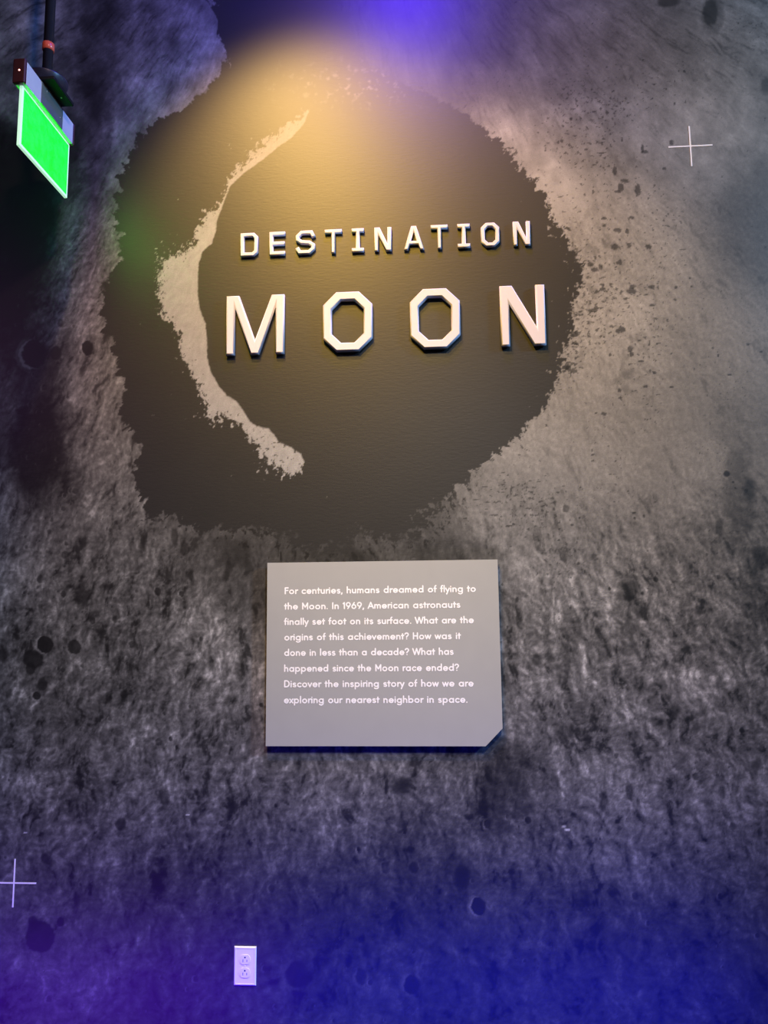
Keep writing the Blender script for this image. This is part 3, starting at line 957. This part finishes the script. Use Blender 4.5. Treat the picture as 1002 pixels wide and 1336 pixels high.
def zz(z):
    return z + B0


bm = bmesh.new()
bm_box(bm, -.0175, .0175, -.146, .152, zz(1.581), zz(1.655), 0.003)
housing = from_bm('housing', bm, M_HOUSING, sign)
for s0, s1 in ((-.160, -.1465), (.1525, .160)):
    bm = bmesh.new()
    bm_box(bm, -.0195, .0195, s0, s1, zz(1.578), zz(1.658), 0.006, 3)
    cap = from_bm('end_cap', bm, M_CAP, housing, label='dark red end cap' if s0 < 0 else None)
    if s0 < 0:
        bm = bmesh.new()
        lathe(bm, [(0, .002), (.0022, .0014), (.003, 0), (0, 0)], 16)
        bmesh.ops.rotate(bm, verts=bm.verts, cent=(0, 0, 0), matrix=Matrix.Rotation(math.pi / 2, 3, 'X'))
        ind = from_bm('indicator_light', bm, M_LED, housing, (0.002, s0, zz(1.618)))
bm = bmesh.new()
bm_box(bm, .0176, .0200, -.060, .074, zz(1.5815), zz(1.6545))  # darker grey middle of the housing side, built as a thin plate
plate = from_bm('side_plate', bm, M_GREYPLATE, sign, label='grey plate on the side of the housing')
for y, z in ((-.030, 1.640), (.058, 1.612)):
    bm = bmesh.new()
    lathe(bm, [(0, .0016), (.002, .0012), (.003, 0), (0, 0)], 14)
    bmesh.ops.rotate(bm, verts=bm.verts, cent=(0, 0, 0), matrix=Matrix.Rotation(math.pi / 2, 3, 'Y'))
    from_bm('screw', bm, M_STEEL, plate, (.0200, y, zz(z)))
bm = bmesh.new()
bm_box(bm, -.0050, .0050, -.1420, .156, zz(1.3890), zz(1.5810), 0.0008, 1)
acr = from_bm('acrylic_panel', bm, glow_edge_material(), sign, label='glowing clear acrylic panel with pale edges')
GREEN = green_film_material()
for xs in (.0051, -.0056):
    bm = bmesh.new()
    bm_box(bm, xs, xs + .0005, -.134, .148, zz(1.3970), zz(1.5740))
    from_bm('green_film', bm, GREEN, acr, label='bright mottled green face')
# canopy: flat black bracket, rounded dish above it
bm = bmesh.new()
bm_box(bm, -.060, .060, -.066, .066, zz(1.6552), zz(1.6680), .002, 1)
canopy = from_bm('canopy', bm, M_BLACK, sign)
bm = bmesh.new()
lathe(bm, [(0, 0), (.050, 0), (.060, .006), (.062, .026), (.064, .029), (.064, .033), (.058, .036), (.022, .042), (0, .042)], 48)
dish = from_bm('canopy_dish', bm, M_STEM, canopy, (0, 0, zz(1.6681)), smooth=True)
bm = bmesh.new()
lathe(bm, [(0, .0016), (.0022, .0012), (.003, 0), (0, 0)], 14)
bmesh.ops.rotate(bm, verts=bm.verts, cent=(0, 0, 0), matrix=Matrix.Rotation(math.pi, 3, 'X'))
from_bm('screw', bm, M_STEEL, canopy, (.040, .020, zz(1.6552)))
bm = bmesh.new()
z0 = zz(1.7095)
lathe(bm, [(0, z0), (.0155, z0), (.0155, -.012), (.05, -.010), (.052, 0), (0, 0)], 32)
stem = from_bm('stem', bm, M_STEM, sign, smooth=True)
bm = bmesh.new()
lathe(bm, [(.0158, 0), (.0185, .002), (.0185, .024), (.0158, .026)], 32)
from_bm('stem_ring', bm, M_RED_RING, stem, (0, 0, zz(1.806)), label='small red ring on the stem', smooth=True)  # plain red band around the stem
